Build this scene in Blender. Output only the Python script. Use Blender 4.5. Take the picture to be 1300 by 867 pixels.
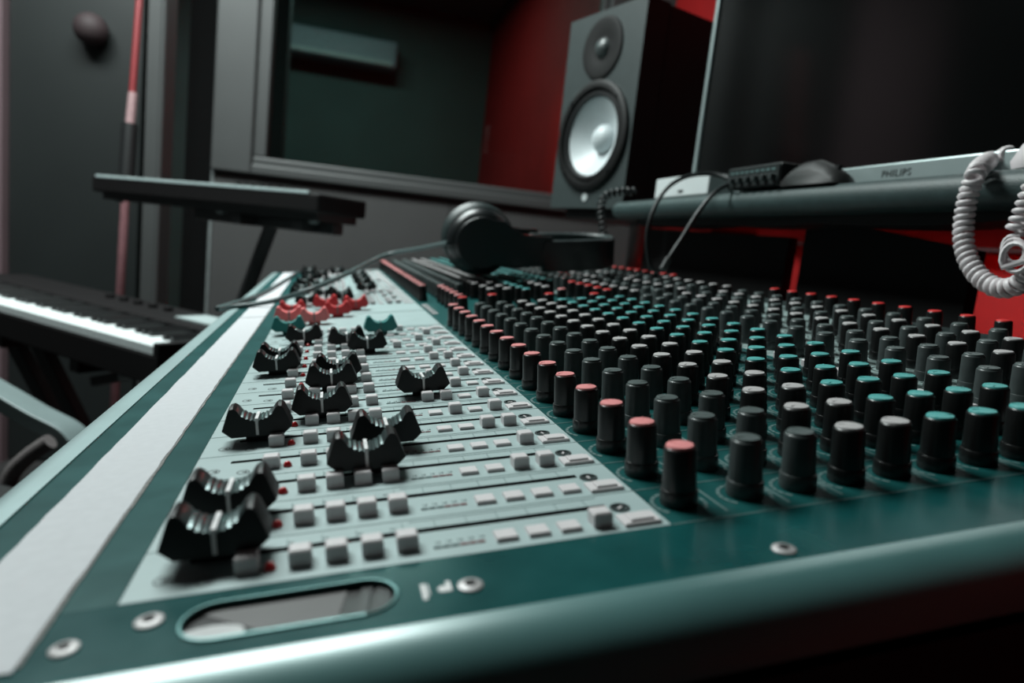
import bpy, bmesh, math, random
from mathutils import Vector, Matrix

random.seed(7)
scene = bpy.context.scene
for o in list(bpy.data.objects):
    bpy.data.objects.remove(o)

# ------------------------------------------------------------------ frames
TILT = math.radians(7.5)                       # the console surface rises towards its back edge
CON = Matrix.Translation((0, 0, 0.85)) @ Matrix.Rotation(-TILT, 4, 'Y')
FPX = 850.0
def rodrigues(w):
    w = Vector(w); a = w.length
    return Matrix.Rotation(a, 3, w)
BASE = Matrix(((1, 0, 0), (0, 0, -1), (0, 1, 0)))
RC = rodrigues((0.1708, -0.2616, -0.0408)) @ BASE     # rows: right, down, forward (console frame)
CAML = Vector((0, 0, 0.0995))

# ------------------------------------------------------------------ camera
cam_d = bpy.data.cameras.new('camera')
cam = bpy.data.objects.new('camera', cam_d)
scene.collection.objects.link(cam)
m = Matrix.Identity(4)
for i in range(3):
    m[i][0] = RC[0][i]; m[i][1] = -RC[1][i]; m[i][2] = -RC[2][i]; m[i][3] = CAML[i]
cam.matrix_world = CON @ m
cam_d.sensor_width = 36.0
cam_d.lens = 36.0 * FPX / 1300.0
cam_d.clip_start = 0.01
cam_d.dof.use_dof = True
cam_d.dof.focus_distance = 0.375
cam_d.dof.aperture_fstop = 6.6
scene.camera = cam

# ------------------------------------------------------------------ light
world = bpy.data.worlds.new('world')
scene.world = world
world.use_nodes = True
world.node_tree.nodes['Background'].inputs[0].default_value = (0.55, 0.8, 0.8, 1)
world.node_tree.nodes['Background'].inputs[1].default_value = 0.004
def area(name, loc, target, sx, sy, power, col):
    d = bpy.data.lights.new(name, 'AREA'); d.shape = 'RECTANGLE'; d.size = sx; d.size_y = sy
    d.energy = power; d.color = col
    o = bpy.data.objects.new(name, d); scene.collection.objects.link(o)
    o.location = loc
    o.rotation_euler = (Vector(target) - Vector(loc)).to_track_quat('-Z', 'Y').to_euler()
    return o
area('ceiling_panel_light', (-0.75, 1.55, 2.50), (-0.75, 1.55, 0), 1.4, 0.62, 88, (0.90, 1.0, 0.98))
area('left_fill_light', (-1.9, -0.6, 1.75), (0.4, 1.0, 1.0), 0.8, 1.4, 0.6, (0.88, 1.0, 0.98))  # soft fill added from the left behind the camera; no doorway there
area('booth_fill_light', (-0.1, 3.6, 2.42), (-0.1, 3.6, 0), 0.9, 0.3, 15, (0.78, 1.0, 0.97))  # unseen fill added to brighten the booth

vs = scene.view_settings
vs.view_transform = 'Standard'
try: vs.look = 'None'
except Exception: pass
vs.gamma = 1.0
vs.exposure = 0.0
vs.use_curve_mapping = False
try:
    scene.cycles.use_denoising = True
    scene.cycles.max_bounces = 8
except Exception:
    pass

# ------------------------------------------------------------------ pixel rays
def cray(px, py):                              # direction in the console frame
    return RC.transposed() @ Vector(((px - 650) / FPX, (py - 433.5) / FPX, 1))
def cpz(px, py, z):                            # console-frame point at height z above the panel
    d = cray(px, py); return CAML + d * ((z - CAML.z) / d.z)
CW = CON @ CAML
def wdir(px, py): return CON.to_3x3() @ cray(px, py)
def wd(px, py, dep): return CW + wdir(px, py) * dep
def wz(px, py, z): d = wdir(px, py); return CW + d * ((z - CW.z) / d.z)
def wx(px, py, x): d = wdir(px, py); return CW + d * ((x - CW.x) / d.x)

# ------------------------------------------------------------------ materials
def lin(c):
    return tuple(((v / 255) / 12.92 if v / 255 <= 0.04045 else ((v / 255 + 0.055) / 1.055) ** 2.4) for v in c)
MATS = {}
def mat(name, rgb, rough=0.5, metal=0.0, var=0.12, scale=60.0, bump=0.0, spec=0.5, coat=0.0, emit=None, estr=0.0, rvar=0.0):
    if name in MATS: return MATS[name]
    M = bpy.data.materials.new(name); M.use_nodes = True
    nt = M.node_tree; b = nt.nodes['Principled BSDF']
    c = lin(rgb)
    b.inputs['Roughness'].default_value = rough
    b.inputs['Metallic'].default_value = metal
    b.inputs['Specular IOR Level'].default_value = spec
    b.inputs['Coat Weight'].default_value = coat
    b.inputs['Coat Roughness'].default_value = 0.28
    tc = nt.nodes.new('ShaderNodeTexCoord')
    nz = nt.nodes.new('ShaderNodeTexNoise'); nz.inputs['Scale'].default_value = scale; nz.inputs['Detail'].default_value = 5
    nt.links.new(tc.outputs['Object'], nz.inputs['Vector'])
    cr = nt.nodes.new('ShaderNodeValToRGB')
    cr.color_ramp.elements[0].position = 0.3; cr.color_ramp.elements[1].position = 0.7
    cr.color_ramp.elements[0].color = tuple(v * (1 - var) for v in c) + (1,)
    cr.color_ramp.elements[1].color = tuple(min(1, v * (1 + var)) for v in c) + (1,)
    nt.links.new(nz.outputs['Fac'], cr.inputs['Fac'])
    nt.links.new(cr.outputs['Color'], b.inputs['Base Color'])
    if rvar:
        mr = nt.nodes.new('ShaderNodeMapRange')
        mr.inputs['To Min'].default_value = max(0, rough - rvar); mr.inputs['To Max'].default_value = rough + rvar
        nt.links.new(nz.outputs['Fac'], mr.inputs['Value']); nt.links.new(mr.outputs['Result'], b.inputs['Roughness'])
    if bump:
        n2 = nt.nodes.new('ShaderNodeTexNoise'); n2.inputs['Scale'].default_value = scale * 6; n2.inputs['Detail'].default_value = 3
        nt.links.new(tc.outputs['Object'], n2.inputs['Vector'])
        bp = nt.nodes.new('ShaderNodeBump'); bp.inputs['Strength'].default_value = bump; bp.inputs['Distance'].default_value = 0.001
        nt.links.new(n2.outputs['Fac'], bp.inputs['Height']); nt.links.new(bp.outputs['Normal'], b.inputs['Normal'])
    if emit:
        b.inputs['Emission Color'].default_value = lin(emit) + (1,); b.inputs['Emission Strength'].default_value = estr
    MATS[name] = M
    return M
TEAL = mat('teal_paint', (20, 74, 73), 0.36, 0.0, 0.16, 40, 0.03, 0.18, rvar=0.06)
TEAL_ROLL = mat('teal_rolled_metal', (78, 122, 121), 0.40, 0.15, 0.08, 25, 0.02, 0.8, coat=1.0)
GREYP = mat('fader_panel_grey', (156, 174, 174), 0.48, 0.0, 0.05, 50, 0.02)
GREYK = mat('knob_panel_grey', (140, 158, 156), 0.5, 0.0, 0.08, 50)
RAIL = mat('armrest_metal', (176, 200, 200), 0.33, 0.5, 0.05, 30, 0.02)
TAPE = mat('paper_tape', (196, 197, 200), 0.85, 0.0, 0.03, 240, 0.12, 0.2)
TAPE_EDGE = mat('tape_dirty_edge', (120, 118, 116), 0.9, 0.0, 0.3, 400, 0.1)
KBLACK = mat('knob_black', (20, 21, 21), 0.32, 0.0, 0.1, 200, 0.0, 0.5)
KGREY = mat('knob_grey', (62, 68, 68), 0.34, 0.0, 0.1, 200, 0.0, 0.5)
CAPS = {
    'pink': mat('cap_pink', (228, 142, 142), 0.45, 0, 0.05, 200),
    'white': mat('cap_white', (186, 182, 182), 0.45, 0, 0.05, 200),
    'teal': mat('cap_teal', (84, 168, 165), 0.42, 0, 0.06, 200),
    'red': mat('cap_red', (226, 62, 62), 0.42, 0, 0.05, 200),
    'grey': mat('cap_grey', (82, 92, 91), 0.38, 0, 0.06, 200),
}
FBLACK = mat('fader_black', (11, 12, 12), 0.42, 0.0, 0.1, 200, 0.0, 0.35)
FGRIP = mat('fader_grip_sheen_paint', (74, 90, 90), 0.30, 0.55, 0.1, 200, 0.0, 0.8)  # lighter grey on the scoop: reflected sheen put into the colour
FTEAL = mat('fader_teal', (30, 118, 114), 0.4, 0.0, 0.06, 200)
FRED = mat('fader_red', (196, 48, 52), 0.42, 0.0, 0.06, 200)
FPINK = mat('fader_pink', (232, 120, 120), 0.42, 0.0, 0.06, 200)
MARK = mat('marker_white', (225, 222, 222), 0.5, 0, 0.03, 200)
BTN = mat('button_plastic', (206, 200, 201), 0.5, 0, 0.04, 300)
LEDRED = mat('indicator_red', (190, 22, 26), 0.2, 0, 0.05, 200, coat=0.5)
SLOT = mat('slot_black', (3, 3, 3), 0.8, 0, 0.2, 200)
PRINT = mat('print_dark', (96, 116, 116), 0.6, 0, 0.1, 200)
PRINTD = mat('print_black', (40, 52, 52), 0.6, 0, 0.1, 200)
PRINTL = mat('print_light', (78, 106, 105), 0.6, 0, 0.1, 200)
SCREWM = mat('screw_steel', (176, 172, 172), 0.5, 0.4, 0.1, 300)
CHEEK = mat('cheek_black', (14, 12, 13), 0.6, 0, 0.2, 40, 0.1)
BLACKP = mat('black_plastic', (20, 22, 23), 0.45, 0, 0.15, 80, 0.05)
BLACKS = mat('black_satin', (10, 12, 13), 0.35, 0, 0.15, 40)
LEATHER = mat('black_leatherette', (22, 26, 26), 0.4, 0, 0.15, 120, 0.3)
DARKM = mat('dark_metal', (34, 36, 37), 0.4, 0.4, 0.1, 60)

# ------------------------------------------------------------------ mesh helpers
class MB:
    def __init__(s): s.v = []; s.f = []; s.mi = []
    def add(s, vs_, fs, mi=0):
        o = len(s.v); s.v += [tuple(p) for p in vs_]; s.f += [tuple(i + o for i in f) for f in fs]; s.mi += [mi] * len(fs)
        return s
    def box(s, lo, hi, mi=0):
        x0, y0, z0 = lo; x1, y1, z1 = hi
        return s.add([(x0,y0,z0),(x1,y0,z0),(x1,y1,z0),(x0,y1,z0),(x0,y0,z1),(x1,y0,z1),(x1,y1,z1),(x0,y1,z1)],
                     [(3,2,1,0),(4,5,6,7),(0,1,5,4),(1,2,6,5),(2,3,7,6),(3,0,4,7)], mi)
    def cbox(s, lo, hi, b, mi=0):                # box with chamfered top edge
        x0, y0, z0 = lo; x1, y1, z1 = hi
        q = [(x0,y0,z0),(x1,y0,z0),(x1,y1,z0),(x0,y1,z0),(x0,y0,z1-b),(x1,y0,z1-b),(x1,y1,z1-b),(x0,y1,z1-b),
             (x0+b,y0+b,z1),(x1-b,y0+b,z1),(x1-b,y1-b,z1),(x0+b,y1-b,z1)]
        f = [(3,2,1,0),(8,9,10,11)]
        for a in range(4):
            c = (a + 1) % 4
            f += [(a, c, c+4, a+4), (a+4, c+4, c+8, a+8)]
        return s.add(q, f, mi)
    def lathe(s, prof, n=24, M=None, mi=0, cap0=True, cap1=True):
        o = []; 
        for r, z in prof:
            for k in range(n):
                a = 2 * math.pi * k / n
                p = Vector((r * math.cos(a), r * math.sin(a), z))
                o.append(M @ p if M else p)
        f = []
        for i in range(len(prof) - 1):
            for k in range(n):
                k2 = (k + 1) % n
                f.append((i*n+k, i*n+k2, (i+1)*n+k2, (i+1)*n+k))
        if cap0: f.append(tuple(range(n - 1, -1, -1)))
        if cap1: f.append(tuple((len(prof)-1)*n + k for k in range(n)))
        return s.add(o, f, mi)
    def tube(s, pts, r, n=8, closed=False, mi=0):
        pts = [Vector(p) for p in pts]; N = len(pts)
        rr = r if isinstance(r, (list, tuple)) else [r] * N
        up = None; rings = []
        for i, p in enumerate(pts):
            t = (pts[min(i+1, N-1)] - pts[max(i-1, 0)])
            if t.length < 1e-9: t = Vector((0, 0, 1))
            t.normalize()
            if up is None:
                up = t.orthogonal().normalized()
            up = (up - t * up.dot(t))
            if up.length < 1e-6: up = t.orthogonal()
            up.normalize(); w = t.cross(up)
            rings.append([p + (up * math.cos(2*math.pi*k/n) + w * math.sin(2*math.pi*k/n)) * rr[i] for k in range(n)])
        vv = [q for R_ in rings for q in R_]; f = []
        for i in range(N - 1):
            for k in range(n):
                k2 = (k+1) % n
                f.append((i*n+k, i*n+k2, (i+1)*n+k2, (i+1)*n+k))
        f.append(tuple(range(n-1, -1, -1))); f.append(tuple((N-1)*n+k for k in range(n)))
        return s.add(vv, f, mi)
    def prism(s, prof, fn, mi=0, caps=True):       # prof: 2D loop; fn(p, t) -> 3D for t in (0, 1)
        n = len(prof)
        vv = [fn(p, 0) for p in prof] + [fn(p, 1) for p in prof]
        f = [(k, (k+1) % n, n + (k+1) % n, n + k) for k in range(n)]
        if caps: f += [tuple(range(n-1, -1, -1)), tuple(range(n, 2*n))]
        return s.add(vv, f, mi)
    def bar(s, a, b, w, h, mi=0):                  # square bar from a to b
        a = Vector(a); b = Vector(b); t = (b - a).normalized()
        side = t.cross(Vector((0, 0, 1)))
        if side.length < 1e-4: side = Vector((1, 0, 0))
        side.normalize(); up = side.cross(t)
        q = []
        for p in (a, b):
            for sx, sz in ((-1,-1),(1,-1),(1,1),(-1,1)):
                q.append(p + side * (sx*w/2) + up * (sz*h/2))
        return s.add(q, [(3,2,1,0),(4,5,6,7),(0,1,5,4),(1,2,6,5),(2,3,7,6),(3,0,4,7)], mi)
    def mesh(s, name, mats, smooth=35):
        me = bpy.data.meshes.new(name)
        me.from_pydata(s.v, [], s.f)
        if not isinstance(mats, (list, tuple)): mats = [mats]
        for q in mats: me.materials.append(q)
        if len(mats) > 1: me.polygons.foreach_set('material_index', s.mi)
        bm = bmesh.new(); bm.from_mesh(me); bmesh.ops.recalc_face_normals(bm, faces=bm.faces); bm.to_mesh(me); bm.free()
        if smooth:
            me.shade_smooth(); me.set_sharp_from_angle(angle=math.radians(smooth))
        me.update()
        return me
    def build(s, name, mats, parent=None, smooth=35, M=None):
        return put(name, s.mesh(name, mats, smooth), parent, M)

def put(name, me, parent=None, M=None):
    o = bpy.data.objects.new(name, me); scene.collection.objects.link(o)
    if parent is not None: o.parent = parent
    if M is not None: o.matrix_local = M
    return o
def tag(o, label, cat, group=None):
    o['label'] = label; o['category'] = cat
    if group: o['group'] = group
    return o
def thing(name, label, cat, M=None, group=None):
    o = bpy.data.objects.new(name, None); scene.collection.objects.link(o)
    o.empty_display_size = 0.05
    if M is not None: o.matrix_world = M
    return tag(o, label, cat, group)
def structure(o): o['kind'] = 'structure'; return o
def bevel(o, w, seg=2):
    b = o.modifiers.new('bevel', 'BEVEL'); b.width = w; b.segments = seg; b.limit_method = 'ANGLE'; b.angle_limit = math.radians(40)
    return o
def T(*p): return Matrix.Translation(p)
def rz(a): return Matrix.Rotation(a, 4, 'Z')
def spline(pts, n=10):
    P = [Vector(p) for p in pts]; out = []
    for i in range(len(P) - 1):
        p0 = P[max(i-1, 0)]; p1 = P[i]; p2 = P[i+1]; p3 = P[min(i+2, len(P)-1)]
        for k in range(n):
            t = k / n
            out.append(0.5 * ((2*p1) + (p2-p0)*t + (2*p0-5*p1+4*p2-p3)*t*t + (3*p1-p0-3*p2+p3)*t*t*t))
    out.append(P[-1]); return out

# ================================================================== ROOM
WALLG = mat('wall_grey', (64, 64, 64), 0.8, 0, 0.06, 6, 0.03)
WALLD = mat('wall_dark', (32, 35, 35), 0.8, 0, 0.06, 6, 0.03)
TRIM = mat('window_trim_grey', (62, 64, 64), 0.5, 0, 0.05, 8)
DOORM = mat('door_dark_grey', (28, 32, 32), 0.45, 0, 0.08, 4)
FLOORM = mat('floor_dark', (46, 45, 45), 0.7, 0, 0.2, 12, 0.05)
REDWALL = mat('wall_red', (165, 8, 10), 0.7, 0, 0.08, 8)
BOOTHW = mat('booth_wall', (70, 84, 82), 0.8, 0, 0.08, 4)
YAW = 0.1
WM = T(0, 2.6, 0) @ rz(-YAW)                 # window wall frame: x along the wall, y away from us
ZC = 2.6
def wbox(name, x0, x1, y0, y1, z0, z1, mt, parent=None):
    o = MB().box((x0, y0, z0), (x1, y1, z1)).build(name, mt, parent, 0)
    if parent is None: o.matrix_world = WM; structure(o)
    return o
structure(MB().box((-2.6, -1.8, -0.1), (1.4, 5.2, 0.0)).build('floor', FLOORM, None, 0))
structure(MB().box((-2.6, -1.8, ZC), (1.4, 2.75, ZC + 0.1)).build('ceiling', WALLD, None, 0))
wl = structure(MB().box((-2.7, -1.8, 0), (-2.6, 3.2, ZC)).build('wall_left', WALLD, None, 0))
structure(MB().box((1.2, -1.8, 0), (1.3, 2.47, ZC)).build('wall_right', REDWALL, None, 0))
structure(MB().box((-2.6, -1.9, 0), (1.3, -1.8, ZC)).build('wall_front', WALLD, None, 0))
# window wall, in panels around the opening
wb = wbox('wall_back', -0.42, 1.25, 0, 0.12, 0, 1.105, WALLG)
MB().box((0.955, 0, 1.105), (1.25, 0.12, ZC)).build('wall_pier', WALLG, wb, 0)
MB().box((-0.42, 0, 2.05), (0.955, 0.12, ZC)).build('wall_lintel', WALLG, wb, 0)
MB().box((0.427, -0.004, 0.02), (1.19, 0.0, 1.098)).build('wall_board', WALLG, wb, 0)
MB().box((-0.415, -0.004, 0.02), (0.421, 0.0, 1.098)).build('wall_board', WALLG, wb, 0)
MB().box((-0.428, -0.006, 0), (-0.418, 0.05, 1.104)).build('wall_corner_bead', mat('bead_pale', (110, 116, 116), 0.4), wb, 0)
MB().box((-2.55, 0, 0), (-1.62, 0.12, ZC)).build('wall_end_panel', WALLD, wb, 0)
win = bpy.data.objects.new('window_1', None); scene.collection.objects.link(win); win.matrix_world = WM; structure(win)
def wframe(name, x0, x1, z0, z1, w, y0, y1, mt):
    b = MB()
    b.box((x0, y0, z0), (x0 + w, y1, z1)); b.box((x1 - w, y0, z0), (x1, y1, z1))
    b.box((x0 + w, y0, z0), (x1 - w, y1, z0 + w)); b.box((x0 + w, y0, z1 - w), (x1 - w, y1, z1))
    return bevel(b.build(name, mt, win, 0), 0.006)
b = MB(); b.box((-0.425, -0.03, 1.105), (-0.29, 0.005, 2.08)); b.box((0.95, -0.03, 1.105), (1.05, 0.005, 2.08))
b.box((-0.29, -0.03, 1.105), (0.95, 0.005, 1.14)); b.box((-0.29, -0.03, 2.03), (0.95, 0.005, 2.08))
bevel(b.build('window_casing', TRIM, win, 0), 0.006)
bevel(MB().box((-0.29, -0.018, 1.135), (0.96, 0.03, 1.168)).build('window_sill', TRIM, win, 0), 0.006)
b = MB(); b.box((-0.29, -0.012, 1.17), (-0.245, 0.05, 2.05)); b.box((0.925, -0.012, 1.17), (0.955, 0.05, 2.05))
bevel(b.build('window_jamb', TRIM, win, 0), 0.004)
GLASS = bpy.data.materials.new('window_glass'); GLASS.use_nodes = True
nt = GLASS.node_tree; nt.nodes.clear()
out = nt.nodes.new('ShaderNodeOutputMaterial'); mx = nt.nodes.new('ShaderNodeMixShader'); tr = nt.nodes.new('ShaderNodeBsdfTransparent')
gl = nt.nodes.new('ShaderNodeBsdfGlossy'); fr = nt.nodes.new('ShaderNodeFresnel'); fr.inputs[0].default_value = 1.5
tr.inputs[0].default_value = (0.62, 0.75, 0.72, 1); gl.inputs['Roughness'].default_value = 0.02
nt.links.new(fr.outputs[0], mx.inputs[0]); nt.links.new(tr.outputs[0], mx.inputs[1]); nt.links.new(gl.outputs[0], mx.inputs[2]); nt.links.new(mx.outputs[0], out.inputs[0])
MB().box((-0.245, 0.02, 1.168), (0.925, 0.026, 2.05)).build('pane', GLASS, win, 0)
# dark doorway, its frame and the door leaf standing beside it
wbox('trim_1', -0.640, -0.590, -0.03, 0.10, 0, 2.15, TRIM)
bevel(MB().tube([(-0.592, -0.028, 0.0), (-0.592, -0.028, 2.15)], 0.009, 10).build('round_edge', TRIM, bpy.data.objects['trim_1']), 0.0005)
CORR = mat('corridor_dark', (14, 18, 19), 0.9, 0, 0.1, 4)
wbox('wall_corridor', -0.70, -0.30, 0.62, 0.70, 0, ZC, CORR)
d1 = wbox('door_1', -1.065, -0.66, -0.015, 0.03, 0.01, 2.15, DOORM)
MB().box((-1.62, -0.05, 0), (-1.07, 0.1, ZC)).build('wall_reveal', mat('wall_warm_grey', (100, 82, 86), 0.8, 0, 0.05, 5), wb, 0)
MB().box((-1.07, 0.0, 2.16), (-0.42, 0.12, ZC)).build('wall_over_door', WALLD, wb, 0)
# the recording booth beyond the glass
structure(MB().box((-1.6, 4.8, 0), (1.3, 4.9, 2.62)).build('wall_booth_back', BOOTHW, None, 0))
structure(MB().box((0.99, 2.68, 0), (1.09, 4.8, 2.62)).build('wall_booth_right', REDWALL, None, 0))
structure(MB().box((-1.7, 2.9, 0), (-1.6, 4.8, 2.62)).build('wall_booth_left', BOOTHW, None, 0))
structure(MB().box((-1.7, 2.78, 2.45), (1.09, 4.9, 2.55)).build('ceiling_booth', BOOTHW, None, 0))
structure(MB().box((-1.6, 4.77, 2.41), (0.99, 4.8, 2.45)).build('trim_2', TRIM, None, 0))
structure(MB().box((0.96, 2.8, 2.41), (0.99, 4.77, 2.45)).build('trim_3', TRIM, None, 0))
ac = thing('air_conditioner', 'long white wall air conditioner seen dimly through the window glass', 'air conditioner', T(-0.02, 4.8, 2.0))
WHITEP = mat('white_plastic', (205, 210, 210), 0.4, 0, 0.03, 20)
bevel(MB().box((-0.36, -0.2, 0), (0.36, 0, 0.17)).build('body', mat('ac_shell', (118, 124, 132), 0.5), ac, 0), 0.02, 3)
MB().box((-0.33, -0.206, 0.012), (0.33, -0.198, 0.04)).build('louver', mat('louver_grey', (150, 155, 155), 0.5), ac, 0)
rl = thing('red_light_tube', 'red glowing upright tube lamp on the booth wall behind the glass', 'lamp', T(0.985, 2.86, 0.9))
REDGLOW = mat('red_glow', (255, 20, 20), 0.4, 0, 0, 10, emit=(255, 12, 12), estr=60)
MB().tube([(-0.03, 0, 0.36), (-0.03, 0, 0.80)], 0.012, 10).build('tube', REDGLOW, rl)
MB().box((-0.015, -0.02, 0.34), (0.0, 0.02, 0.82)).build('holder', WHITEP, rl, 0)
# ceiling lamp over the console (its light is the area light set above)
cl = thing('ceiling_light', 'flat white rectangular ceiling lamp above the console', 'ceiling light', T(-0.75, 1.55, ZC))
b = MB(); b.box((-0.64, -0.29, -0.08), (-0.61, 0.29, 0)); b.box((0.61, -0.29, -0.08), (0.64, 0.29, 0)); b.box((-0.61, -0.29, -0.08), (0.61, -0.26, 0)); b.box((-0.61, 0.26, -0.08), (0.61, 0.29, 0))
b.build('frame', WHITEP, cl, 0)
MB().box((-0.61, -0.26, -0.03), (0.61, 0.26, -0.02)).build('diffuser', WHITEP, cl, 0)
ball = tag(MB().lathe([(0.052 * math.sin(math.pi * (k + 0.2) / 12.4), -0.052 * math.cos(math.pi * (k + 0.2) / 12.4)) for k in range(13)], 24).build('wall_ball', mat('ball_brown', (48, 36, 38), 0.7, 0, 0.1, 30)),
    'round dull brown ball fixed high on the dark grey door', 'ball')
ball.matrix_world = WM @ T(-0.805, -0.055, 1.505)

# ================================================================== DESK WITH BRIDGE SHELF
DESK = mat('desk_dark_teal', (46, 62, 62), 0.5, 0, 0.15, 90, 0.25)
DESKB = mat('desk_black', (10, 10, 11), 0.7, 0, 0.2, 20)
SZ = 1.056
desk = thing('studio_desk', 'dark studio desk carrying the mixing console, with a raised padded shelf behind it', 'desk', T(0.2, 0.9, 0))
def dk(name, mb, mt, sm=0): 
    return mb.build(name, mt, desk, sm, T(-0.2, -0.9, 0))
bevel(dk('tabletop', MB().box((-0.07, 0.05, 0.70), (0.95, 1.72, 0.735)), DESKB), 0.004)
for x in (-0.02, 0.88):
    for y in (0.12, 1.64):
        dk('leg', MB().box((x - 0.03, y - 0.03, 0), (x + 0.03, y + 0.03, 0.70)), DESKB)
prof = []                                        # shelf: rounded front nose
for k in range(9):
    a = math.pi / 2 + math.pi * k / 8
    prof.append((0.522 + 0.016 * math.cos(a), SZ - 0.016 + 0.016 * math.sin(a)))
prof += [(0.93, SZ - 0.032), (0.93, SZ)]
dk('shelf', MB().prism(prof, lambda p, t: (p[0], 0.02 + t * 1.19, p[1])), DESK, 35)
for y0, y1, z0_, z1_ in ((0.838, 1.30, 1.006, 1.018), (0.545, 0.806, 0.997, 1.036), (0.06, 0.44, 0.90, 0.90)):
    n = 16
    pr = [(y0, 0.735)] + [(y0 + (y1 - y0) * k / n, z0_ + (z1_ - z0_) * k / n) for k in range(n + 1)] + [(y1, 0.735)]
    dk('back_panel', MB().prism(pr, lambda p, t: (0.625 + t * 0.015, p[0], p[1])), DESKB)
for y in (0.06, 1.14):
    dk('shelf_bracket', MB().box((0.70, y, 0.735), (0.78, y + 0.03, SZ - 0.032)), DESKB)
pr = [(0.10, SZ - 0.0325)]
for k in range(41):
    y = 0.10 + 1.06 * k / 40
    pr.append((y, SZ - 0.040 - 0.004 * abs(math.sin(14 * y))))
pr.append((1.16, SZ - 0.0325))
dk('cushion_edge', MB().prism(pr, lambda p, t: (0.535 + t * 0.05, p[0], p[1])), DESKB)
led = thing('led_strip', 'red glowing light strip fixed to the rear of the black desk panel', 'lamp', T(0.6405, 0.98, 0.80))
MB().box((0, -0.42, 0), (0.008, 0.42, 0.03)).build('channel', WHITEP, led, 0)
MB().box((0.008, -0.42, 0.004), (0.014, 0.42, 0.026)).build('diffuser', mat('led_glow', (255, 20, 20), 0.4, 0, 0, 10, emit=(255, 14, 12), estr=17), led, 0)

structure(bevel(MB().box((1.15, 0.2, 1.032), (1.2, 2.44, 1.62)).build('trim_4', mat('dim_wall_board', (66, 52, 54), 0.9, 0, 0.2, 60, 0.2), None, 0), 0.01))  # added board; its dull colour stands for the dimly lit wall above the red

# ================================================================== MIXING CONSOLE
con = thing('mixing_console', 'long teal mixing console with grey fader panel and rows of coloured knobs', 'mixing console', CON)
U0, P = 0.2029, 0.030
NCH = 16
UEND = 1.60
VB = 0.512
rng = random.Random(3)
def cpart(name, mb, mt, sm=35): return mb.build(name, mt, con, sm)
# wedge shaped body: its underside lies flat on the desk
tt = math.tan(TILT)
body = [(-0.128, -0.022), (-0.128, -0.105), (VB, -0.105 - (VB + 0.128) * tt), (VB, -0.004), (0.1, -0.004)]
body = [(-0.128, -0.006), (-0.128, -0.0985), (VB, -0.0985 - (VB + 0.128) * tt), (VB, -0.006)]
cpart('chassis', MB().prism(body, lambda p, t: (p[0], 0.166 + t * (UEND - 0.166), p[1])), CHEEK, 0)
body2 = [(-0.128, -0.018), (-0.128, -0.0985), (VB, -0.0985 - (VB + 0.128) * tt), (VB, -0.018)]
cpart('side_cheek', MB().prism(body2, lambda p, t: (p[0], 0.1385 + t * 0.027, p[1])), CHEEK, 0)
# rolled metal edge at the near end
prof = [(0.152, 0.0), (0.152, -0.004), (0.1425, -0.012), (0.1425, -0.016), (0.139, -0.016)]
roll = []
for k in range(9):
    a = math.pi / 2 + (math.pi / 2) * k / 8
    roll.append((0.1565 + 0.018 * math.cos(a), -0.0165 + 0.0165 * math.sin(a)))
roll = roll + [(0.1385, -0.022), (0.1565, -0.022)]
cpart('rolled_edge', MB().prism(roll, lambda p, t: (-0.126 + t * (VB + 0.126), p[0], p[1])), TEAL_ROLL, 50)
# end panel with the oval recess
bm = bmesh.new()
x0, x1, y0, y1 = -0.115, VB, 0.1565, 0.1879
ov = []
oc, ohw, ohr = (-0.0155, 0.1725), 0.0275, 0.0088
for side in (1, -1):
    for k in range(11):
        a = -math.pi / 2 + math.pi * k / 10
        ov.append((oc[0] + side * (ohw - ohr) + side * ohr * math.cos(a), oc[1] + side * ohr * math.sin(a)))
outer = [bm.verts.new((x, y, 0)) for x, y in ((x0, y0), (-0.06, y0), (0.03, y0), (x1, y0), (x1, y1), (0.03, y1), (-0.06, y1), (x0, y1))]
inner = [bm.verts.new((x, y, 0)) for x, y in ov]
ed = [bm.edges.new((outer[i], outer[(i+1) % 8])) for i in range(8)] + [bm.edges.new((inner[i], inner[(i+1) % len(inner)])) for i in range(len(inner))]
bmesh.ops.triangle_fill(bm, use_beauty=True, edges=ed)
low = [bm.verts.new((v.co.x, v.co.y, -0.004)) for v in inner]
for i in range(len(inner)):
    j = (i + 1) % len(inner); bm.faces.new((inner[i], inner[j], low[j], low[i]))
bmesh.ops.recalc_face_normals(bm, faces=bm.faces)
for f in bm.faces:
    if abs(f.normal.z) > 0.9 and f.normal.z < 0: f.normal_flip()
me = bpy.data.meshes.new('end_panel'); bm.to_mesh(me); bm.free(); me.materials.append(mat('teal_gloss', (18, 72, 72), 0.20, 0.0, 0.16, 40, 0.02, 0.55, rvar=0.05))
put('end_panel', me, con)
rim = MB()
pts = [(x, y, 0.0002) for x, y in ov] + [(ov[0][0], ov[0][1], 0.0002)]
rim.tube(pts, 0.0005, 6)
ovr = cpart('oval_recess', rim, mat('recess_rim', (100, 148, 146), 0.4, 0.3, 0.05, 100))
fl = MB(); fl.add([(x, y, -0.0016) for x, y in ov], [tuple(range(len(ov)))])
fl.build('recess_floor', mat('recess_dark', (16, 13, 14), 0.3, 0, 0.1, 60), ovr, 0)
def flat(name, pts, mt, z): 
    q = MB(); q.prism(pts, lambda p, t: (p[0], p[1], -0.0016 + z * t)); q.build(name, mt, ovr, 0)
flat('wall_reflection_paint', [(-0.0405, 0.1800), (-0.0200, 0.1645), (-0.0045, 0.1645), (-0.0010, 0.1808), (-0.0360, 0.1808)], mat('reflection_grey_paint', (66, 62, 62), 0.5, 0, 0.1, 60), 0.0003)  # grey insert: reflection of the wall put into the colour
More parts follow.
